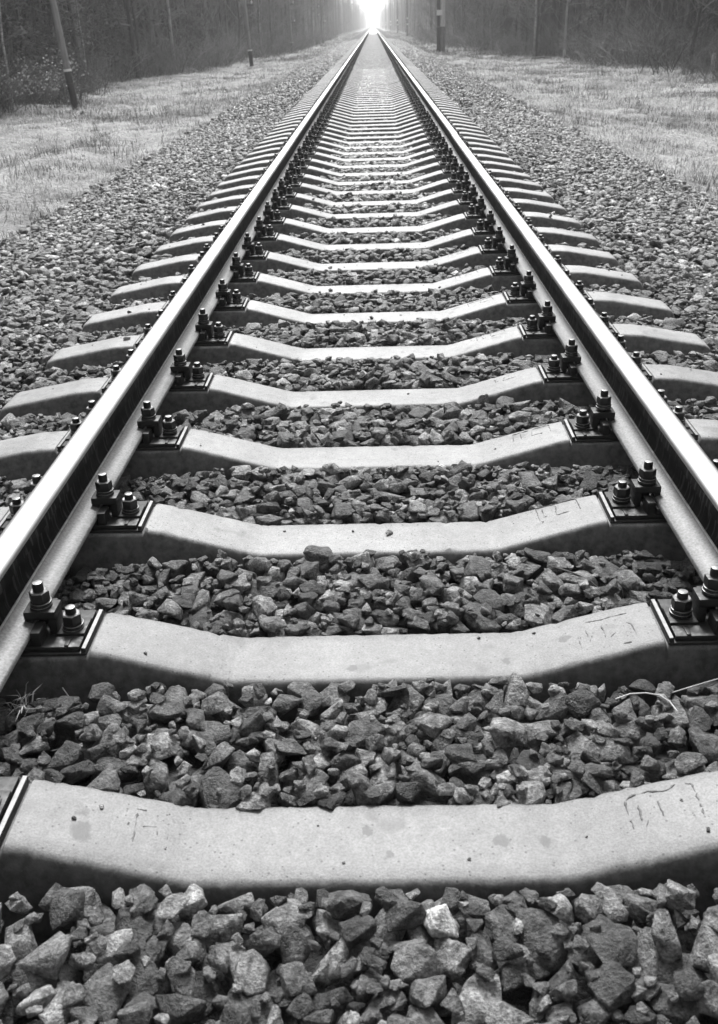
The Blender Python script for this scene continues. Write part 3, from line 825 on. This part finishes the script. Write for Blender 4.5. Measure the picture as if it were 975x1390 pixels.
def bush_mesh(seed, h, n):
    rr = np.random.default_rng(seed); C = Tubes()
    for k in range(n):
        a = rr.uniform(0, 2*math.pi); e = rr.uniform(.6, 1.5); p = np.array([rr.normal(0, .3), rr.normal(0, .3), -.1])
        grow(C, p, (math.cos(a)*math.cos(e), math.sin(a)*math.cos(e), math.sin(e)), h*rr.uniform(.6, 1.1), .014, 0, rr, np.clip(rr.normal(.45, .28), 0, 1))
    V, F, t = C.arrays(); return mesh_np('bare_bush', V, F, M['twig'], attrs={'tone': t})
TREES = [tree_meshes(10+k, h, r, nb, low, M['bark'], tn) for k, (h, r, nb, low, tn) in enumerate([(11, .11, 44, .10, .35), (13, .15, 40, .16, .3), (9, .07, 40, .06, .5), (12, .13, 34, .2, .25), (10, .085, 46, .08, .45)])]
BIRCH = [tree_meshes(30, 9, .05, 36, .22, M['birch'], .4), tree_meshes(31, 11, .075, 36, .25, M['birch'], .4)]
PINES = [pine_meshes(40, 9, .12), pine_meshes(41, 6, .08), pine_meshes(42, 3.2, .05)]
BUSH = [bush_mesh(50, 1.3, 30), bush_mesh(51, 1.9, 28), bush_mesh(52, 1.0, 34)]
def plant(name, tm, x, y, s, label, cat, group=None, tilt=(0, 0)):
    o = empty(name, (x, y, ground_z(x, y)), rnd.uniform(0, 6.28)); o.scale = (s, s, s*rnd.uniform(.9, 1.15)); o.rotation_euler = (tilt[0], tilt[1], o.rotation_euler.z)
    child('trunk', tm[0], o); child('crown', tm[1], o); return tag(o, label, cat, group)
def side_name(s): return 'left' if s < 0 else 'right'
GT = {-1: 'trees along the left forest edge', 1: 'trees along the right forest edge'}
for s in (-1, 1):
    for k in range(95):
        y = 24 + 150*rnd.random()**1.45
        e = edge_left(y) if s < 0 else edge_right(y)
        x = e + s*(.5 + 6.0*rnd.random()**1.3)
        if rnd.random() < (.30 if s < 0 else .10) and y < 60:
            plant('pine_tree', PINES[rnd.randrange(3)], x, y, rnd.uniform(.8, 1.2), 'dark pine with low drooping boughs among the %s forest edge' % side_name(s), 'tree', 'pines along the %s forest edge' % side_name(s))
        else:
            plant('bare_tree', TREES[rnd.randrange(5)], x, y, rnd.uniform(.75, 1.25), 'bare dark tree in the crowded forest edge %s of the track' % side_name(s), 'tree', GT[s])
plant('birch_tree', BIRCH[0], 13.3, 44.5, .95, 'slender white birch trunk leaning before the dark forest at the far right', 'tree', tilt=(0, .05))
plant('birch_tree', BIRCH[1], 9.2, 61.0, .9, 'pale birch trunk standing before the dark forest beyond the big right pole', 'tree')
plant('birch_tree', BIRCH[0], -10.3, 29.6, .8, 'thin pale birch trunk at the left border of the picture', 'tree')
plant('birch_tree', BIRCH[0], -11.0, 40.6, .7, 'thin pale birch trunk right of the leaning pole', 'tree')
plant('pine_tree', PINES[1], -11.2, 31.5, 1.15, 'pine with pale lit boughs reaching out behind the leaning left pole', 'tree')
plant('pine_tree', PINES[0], -11.2, 37.5, .9, 'tall pine whose low boughs hang right of the leaning left pole', 'tree')
for y, dx in ((26.5, 1.6), (29.5, 2.6), (34, 1.2), (36, 3.0), (43, 1.5), (50, 2.0)):
    plant('pine_tree', PINES[rnd.randrange(3)], edge_left(y)-dx, y, rnd.uniform(.85, 1.25), 'dark pine with low drooping boughs among the left forest edge', 'tree', 'pines along the left forest edge')
for s in (-1, 1):
    for k in range(16):
        y = 27 + 70*rnd.random()**1.2; e = edge_left(y) if s < 0 else edge_right(y)
        plant('bare_tree', TREES[rnd.choice((0, 2, 4))], e + s*rnd.uniform(-.3, .9), y, rnd.uniform(.7, 1.1), 'bare tree at the very front of the forest %s of the track' % side_name(s), 'tree', 'front row of the %s forest' % side_name(s))
def sapling_mesh():
    rr = np.random.default_rng(8); C = Tubes()
    for k in range(7):
        a = rr.uniform(0, 2*math.pi); e = rr.uniform(.8, 1.5)
        grow(C, (rr.normal(0, .1), rr.normal(0, .1), -.1), (math.cos(a)*math.cos(e), math.sin(a)*math.cos(e), math.sin(e)), 1.3*rr.uniform(.6, 1.1), .010, 0, rr, .3)
    V, F, t = C.arrays(); stem = mesh_np('stem', V, F, M['twig'], attrs={'tone': t})
    pts = V[rr.integers(0, len(V), 170)]; pts = pts[pts[:, 2] > .45]; n = len(pts); u = rr.normal(0, 1, (n, 3)); u /= np.linalg.norm(u, axis=1)[:, None]; w = np.cross(u, rr.normal(0, 1, (n, 3))); w /= np.linalg.norm(w, axis=1)[:, None]
    L = np.stack([pts-u*.045, pts+w*.025, pts+u*.045, pts-w*.025], 1).reshape(-1, 3)
    return stem, mesh_np('leaves', L, np.arange(len(L)).reshape(-1, 4), M['straw'], attrs={'tone': np.repeat(np.clip(rr.normal(.9, .3, n), 0, 1.4), 4)})
SAP = sapling_mesh()
for (x, y, lab) in ((-10.2, 28.8, 'leafy sapling with pale dead leaves at the left border beside the thin birch'), (-9.3, 28.6, 'leafy sapling with pale dead leaves just left of the leaning pole'), (-8.9, 29.4, 'leafy sapling with pale dead leaves directly behind the leaning pole'), (-9.4, 31.5, 'leafy sapling with pale dead leaves right of the leaning pole')):
    o = empty('leafy_sapling', (x, y, ground_z(x, y)), rnd.uniform(0, 6)); child('stem', SAP[0], o); child('leaves', SAP[1], o); tag(o, lab, 'sapling')
for s in (-1, 1):
    for k in range(105):
        y = 25 + 110*rnd.random()**1.4
        e = edge_left(y) if s < 0 else edge_right(y); x = e + s*rnd.uniform(-1.3, 2.2)
        o = bpy.data.objects.new('bare_bush', BUSH[rnd.randrange(3)]); o.location = (x, y, ground_z(x, y)); sc = rnd.uniform(.45, 1.25)
        o.scale = (sc*1.2, sc*1.2, sc); o.rotation_euler = (0, 0, rnd.uniform(0, 6.28)); link(o)
        tag(o, 'leafless grey bush in the brushy fringe of the %s forest' % side_name(s), 'bush', 'bushes along the %s forest edge' % side_name(s))
def deep_forest():
    T = Tubes(); r = np.random.default_rng(77)
    TW, TWT = [], []
    for k in range(8600):
        s = -1 if k % 2 else 1
        y = -25 + 1150*r.random()**2.0 if k < 5200 else r.uniform(15, 150)
        e = edge_left(y) if s < 0 else edge_right(y)
        dep = 34 if y < 200 else 22
        x = e + s*(2.0 + dep*r.random()**1.1)
        if y < 24 and y > -25 and abs(x) < abs(e)+1: continue
        h = r.uniform(8, 15); rad = r.uniform(.05, .16)*(1 if y < 200 else 1.6); z = ground_z(x, y)-.2; tn = float(np.clip(r.normal(.4, .25), 0, 1))
        lx, ly = r.normal(0, .25, 2)
        T.path([(x, y, z), (x+lx*.5, y+ly*.5, z+h*.5), (x+lx, y+ly, z+h)], [rad, rad*.75, rad*.2], 5, tn)
        nb = 16 if y < 120 else 22
        # twiggy branches as slim kites, dense near the ground and in the tops
        zz = np.where(r.random(nb) < .4, r.uniform(.1, 3.0, nb), r.uniform(.25, 1.0, nb)*h); a = r.uniform(0, 2*math.pi, nb); L = r.uniform(.5, 1.7, nb)
        c = np.stack([np.full(nb, x), np.full(nb, y), z+zz], 1); d = np.stack([np.cos(a), np.sin(a), r.uniform(-.2, .9, nb)], 1)
        w = np.stack([-np.sin(a), np.cos(a), r.normal(0, .6, nb)], 1)*np.where(y < 120, .022, .05)
        t = c + d*L[:, None]; m = c + d*L[:, None]*.5
        TW.append(np.stack([c, m+w, t, m-w], 1).reshape(-1, 3)); TWT.append(np.repeat(np.clip(r.normal(.35, .25, nb), 0, 1), 4))
    V, F, t = T.arrays(); W = np.concatenate(TW)
    V2 = np.concatenate([V, W]); F2 = np.concatenate([F, np.arange(len(W)).reshape(-1, 4)+len(V)])
    o = obj_np('deep_forest', V2, F2, M['farwood'], attrs={'tone': np.concatenate([t, np.concatenate(TWT)])})
    tag(o, 'dense bare forest standing behind both verges and fading down the line', 'forest', kind='stuff')
deep_forest()
def brush():
    r = np.random.default_rng(5); n = 26000
    y = -10 + 210*r.random(n)**1.5; s = np.where(r.random(n) < .5, -1, 1)
    e = np.where(s < 0, np.interp(y, [-40, 28, 50, 62, 90, 160, 1000], [-10.8, -10.6, -10.3, -9.0, -7.8, -6.8, -6.2]), np.interp(y, [-40, 25, 36, 50, 71, 110, 200, 1000], [14.5, 13.0, 11.7, 10.8, 7.6, 6.8, 6.4, 6.0]))
    x = e + s*(-.3 + 8*r.random(n)**1.6); a = r.uniform(0, 2*math.pi, n)
    z = np.array([ground_z(float(p), float(q)) for p, q in zip(x, y)])
    h = r.uniform(.25, 1.0, n)*np.clip(.6 + np.abs(x-e)*.45, .5, 2.4); le = r.uniform(.05, .55, n)
    c = np.stack([x, y, z-.05], 1); t = c + np.stack([np.cos(a)*le*h, np.sin(a)*le*h, h], 1); w = np.stack([-np.sin(a), np.cos(a), np.zeros(n)], 1)*(.004+.00012*y)[:, None]
    w[:, 2] += .002
    m = (c+t)/2 + np.stack([np.cos(a)*.05, np.sin(a)*.05, np.zeros(n)], 1)
    V = np.stack([c-w, c+w, m+w*.8, t, m-w*.8], 1).reshape(-1, 3); o5 = np.arange(n)[:, None]*5
    F = np.concatenate([o5+np.array([[0, 1, 2]]), o5+np.array([[0, 2, 4]]), o5+np.array([[4, 2, 3]])])
    o = obj_np('undergrowth', V, F, M['twig'], attrs={'tone': np.repeat(np.clip(r.normal(.5, .3, n), 0, 1), 5)})
    tag(o, 'tangled dry undergrowth of stems filling the foot of the forest', 'undergrowth', kind='stuff')
brush()

# ------------------------------------------------------------------ poles
def round_mesh(name, pts, rads, m, sides=14):
    T = Tubes(); T.path(pts, rads, sides); V, F, t = T.arrays()
    bm = bmesh.new(); vs = [bm.verts.new(v) for v in V]
    for f in F: bm.faces.new([vs[i] for i in f])
    k = len(pts); bm.faces.new(vs[:sides]); bm.faces.new(list(reversed(vs[(k-1)*sides:])))
    bmesh.ops.recalc_face_normals(bm, faces=bm.faces)
    return bm_mesh(name, bm, m, 40)
def wire_pole(x, y, h, r, lean, label, brackets, stub=.75, band=True):
    root = empty('telegraph_pole', (x, y, ground_z(x, y))); root.rotation_euler = (lean[1], lean[0], 0)
    child('pole', round_mesh('pole', [(0, 0, stub+.05), (0, 0, h*.5), (0, 0, h)], [r, r*.9, r*.72], M['polewood']), root)
    child('pole_foot', round_mesh('pole_foot', [(0, 0, -.4), (0, 0, stub)], [r*1.12, r*1.08], M['tar']), root)
    if band: child('white_band', round_mesh('white_band', [(0, 0, stub), (0, 0, stub+.06)], [r*1.22, r*1.22], M['white']), root)
    for bz in brackets:
        bm = bmesh.new(); box(bm, -.06, .46, -.035, .035, bz-.035, bz+.035, .006)
        b = child('bracket', bm_mesh('bracket', bm, M['tar']), root)
        bm = bmesh.new(); cyl(bm, .36, 0, bz+.035, bz+.09, .018, n=8); cyl(bm, .36, 0, bz+.09, bz+.20, .045, .03, n=12)
        child('insulator', bm_mesh('insulator', bm, M['white'], 40), b)
    return tag(root, label, 'pole', 'telegraph poles along the left verge')
wire_pole(-8.1, 28.2, 8.0, .088, (-.075, 0), 'leaning grey telegraph pole with white ring above its black foot, nearest on the left', [], .95)
wire_pole(-6.55, 57.0, 7.0, .10, (-.045, 0), 'dark telegraph pole with white ring and side bracket, second on the left', [2.95])
wire_pole(-6.75, 89.0, 7.0, .10, (-.02, 0), 'thin telegraph pole with two short side brackets, third on the left', [2.3, 3.65])
wire_pole(-6.6, 126.0, 7.5, .12, (0, 0), 'hazy telegraph pole with bracket, farthest on the left', [3.1, 4.0], band=False)
wire_pole(-6.0, 128.5, 7.5, .10, (0, 0), 'hazy pale post standing beside the farthest left pole', [2.4], band=False)
def mast(x, y, label, group, wide):
    root = empty('line_mast', (x, y, ground_z(x, y)))
    h = 9.0
    zo = -ground_z(x, y)
    def c(name, x0, x1, y0, y1, z0, z1, m, b=.01, par=root):
        bm = bmesh.new(); box(bm, x0, x1, y0, y1, z0, z1, b); return child(name, bm_mesh(name, bm, m), par)
    zt = zo + (.76 if wide else .75)
    p = c('post', -.31, -.115, -.10, .10, zt+.02, h, M['tar'])
    c('post_foot', -.325, -.10, -.115, .115, -.3, zt, M['tar'])
    if wide:
        cp = child('concrete_pole', round_mesh('concrete_pole', [(.075, .02, zt+.02), (.075, .02, h)], [.165, .12], M['polecon'], 16), root)
        child('painted_base', round_mesh('painted_base', [(.075, .02, -.3), (.075, .02, zt)], [.185, .18], M['greypaint'], 16), root)
        c('base_slab', -.42, .34, -.24, .24, -.10, .03, M['polecon'], .02)
    c('white_band', -.335, .035 if wide else -.08, -.20 if wide else -.125, -.10 if wide else .125, zo+1.45 if wide else zo+1.65, zo+1.77 if wide else zo+1.95, M['white'], .004)
    if not wide:
        c('lower_white_band', -.34, -.07, -.135, .135, zo+.85, zo+1.10, M['white'], .004)
    return tag(root, label, 'mast', group)
G = 'masts along the right side of the line'
mast(4.55, 71, 'broad double mast, dark post with white plate before pale concrete pole, nearest right', G, True)
mast(5.6, 168, 'black post with two white bands, second mast on the right', G, False)
mast(5.6, 235, 'hazy dark post with white bands, third mast on the right', G, False)
mast(5.5, 320, 'hazy grey post with white bands, fourth mast on the right', G, False)
mast(5.4, 430, 'faint grey post with pale bands near the vanishing point, fifth on the right', G, False)
mast(5.3, 570, 'very faint post with pale bands, farthest mast on the right', G, False)
def stake():
    x, y = 11.95, 37.5
    root = empty('wooden_stake', (x, y, ground_z(x, y))); root.rotation_euler = (0, .04, 0)
    o = child('stake_shaft', round_mesh('stake_shaft', [(0, 0, -.2), (0, 0, .62), (.005, 0, .70)], [.075, .07, .045], M['polecon'], 9), root)
    tag(root, 'short pale weathered stake in the grass at the right border', 'stake')
stake()
def log(x, y, rz, L, label):
    o = link(bpy.data.objects.new('fallen_branch', round_mesh('fallen_branch', [(-L/2, 0, 0), (0, .04, .03), (L/2, -.02, 0)], [.05, .045, .03], M['bark'], 8)))
    o.location = (x, y, ground_z(x, y)+.10); o.rotation_euler = (0, .03, rz); tag(o, label, 'branch')
log(8.3, 52.5, .1, 1.0, 'dark fallen branch on the pale grass before the right forest')

# ------------------------------------------------------------------ haze, sky, sun
def haze():
    bm = bmesh.new(); box(bm, -150, 150, -40, 1260, -3.5, 19)
    m = bpy.data.materials.new('thin_haze'); m.use_nodes = True; nt = m.node_tree
    for n in list(nt.nodes): nt.nodes.remove(n)
    out = nt.nodes.new('ShaderNodeOutputMaterial'); v = nt.nodes.new('ShaderNodeVolumePrincipled')
    v.inputs['Color'].default_value = (.95, .95, .95, 1); v.inputs['Density'].default_value = HAZE; v.inputs['Anisotropy'].default_value = .35
    nt.links.new(v.outputs[0], out.inputs['Volume'])
    o = link(bpy.data.objects.new('haze', bm_mesh('haze', bm, m))); tag(o, 'thin pale haze hanging over the line', kind='stuff')
HAZE = .0011
haze()
SUN_EL, SUN_AZ = math.radians(53), math.radians(-4)     # azimuth from +Y towards +X
w = bpy.data.worlds.new('World'); SC.world = w; w.use_nodes = True; nt = w.node_tree
bg = nt.nodes['Background']; sky = nt.nodes.new('ShaderNodeTexSky'); sky.sky_type = 'NISHITA'; sky.sun_disc = False
sky.sun_elevation = SUN_EL; sky.sun_rotation = SUN_AZ; sky.air_density = 1.0; sky.dust_density = 4.0; sky.ozone_density = 1.0
bw = nt.nodes.new('ShaderNodeRGBToBW'); nt.links.new(sky.outputs[0], bw.inputs[0]); nt.links.new(bw.outputs[0], bg.inputs['Color']); bg.inputs['Strength'].default_value = .09
sl = bpy.data.lights.new('sun', 'SUN'); sl.energy = 1.5; sl.angle = math.radians(13); sl.color = (1, 1, 1)
so = link(bpy.data.objects.new('sun', sl))
d = Vector((math.sin(SUN_AZ)*math.cos(SUN_EL), math.cos(SUN_AZ)*math.cos(SUN_EL), math.sin(SUN_EL)))
so.rotation_euler = d.to_track_quat('Z', 'Y').to_euler(); so.location = (0, -5, 30)

# ------------------------------------------------------------------ camera
f, th, ps, ro, cxm, hm = 1325.15, .43438, .026341, -.032072, .018059, .98722
F = Vector((-math.sin(ps)*math.cos(th), math.cos(ps)*math.cos(th), -math.sin(th)))
Rv = Vector((math.cos(ps), math.sin(ps), 0)); Uv = Rv.cross(F)
R2 = Rv*math.cos(ro) + Uv*math.sin(ro); U2 = -Rv*math.sin(ro) + Uv*math.cos(ro)
cam = bpy.data.cameras.new('camera'); co = link(bpy.data.objects.new('camera', cam))
co.matrix_world = Matrix(((R2.x, U2.x, -F.x, cxm), (R2.y, U2.y, -F.y, 0), (R2.z, U2.z, -F.z, hm), (0, 0, 0, 1)))
cam.sensor_fit = 'VERTICAL'; cam.sensor_height = 36.0; cam.sensor_width = 36.0; cam.lens = f/1390*36
cam.shift_y = -45/1390; cam.clip_start = .02; cam.clip_end = 3000
cam.dof.use_dof = True; cam.dof.focus_distance = 2.9; cam.dof.aperture_fstop = 9
SC.camera = co
vs = SC.view_settings; vs.view_transform = 'Standard'; vs.look = 'None'; vs.gamma = 1.0; vs.exposure = 1.5; vs.use_curve_mapping = False
SC.cycles.use_denoising = True
SC.cycles.max_bounces = 5; SC.cycles.diffuse_bounces = 3; SC.cycles.glossy_bounces = 3; SC.cycles.volume_bounces = 1
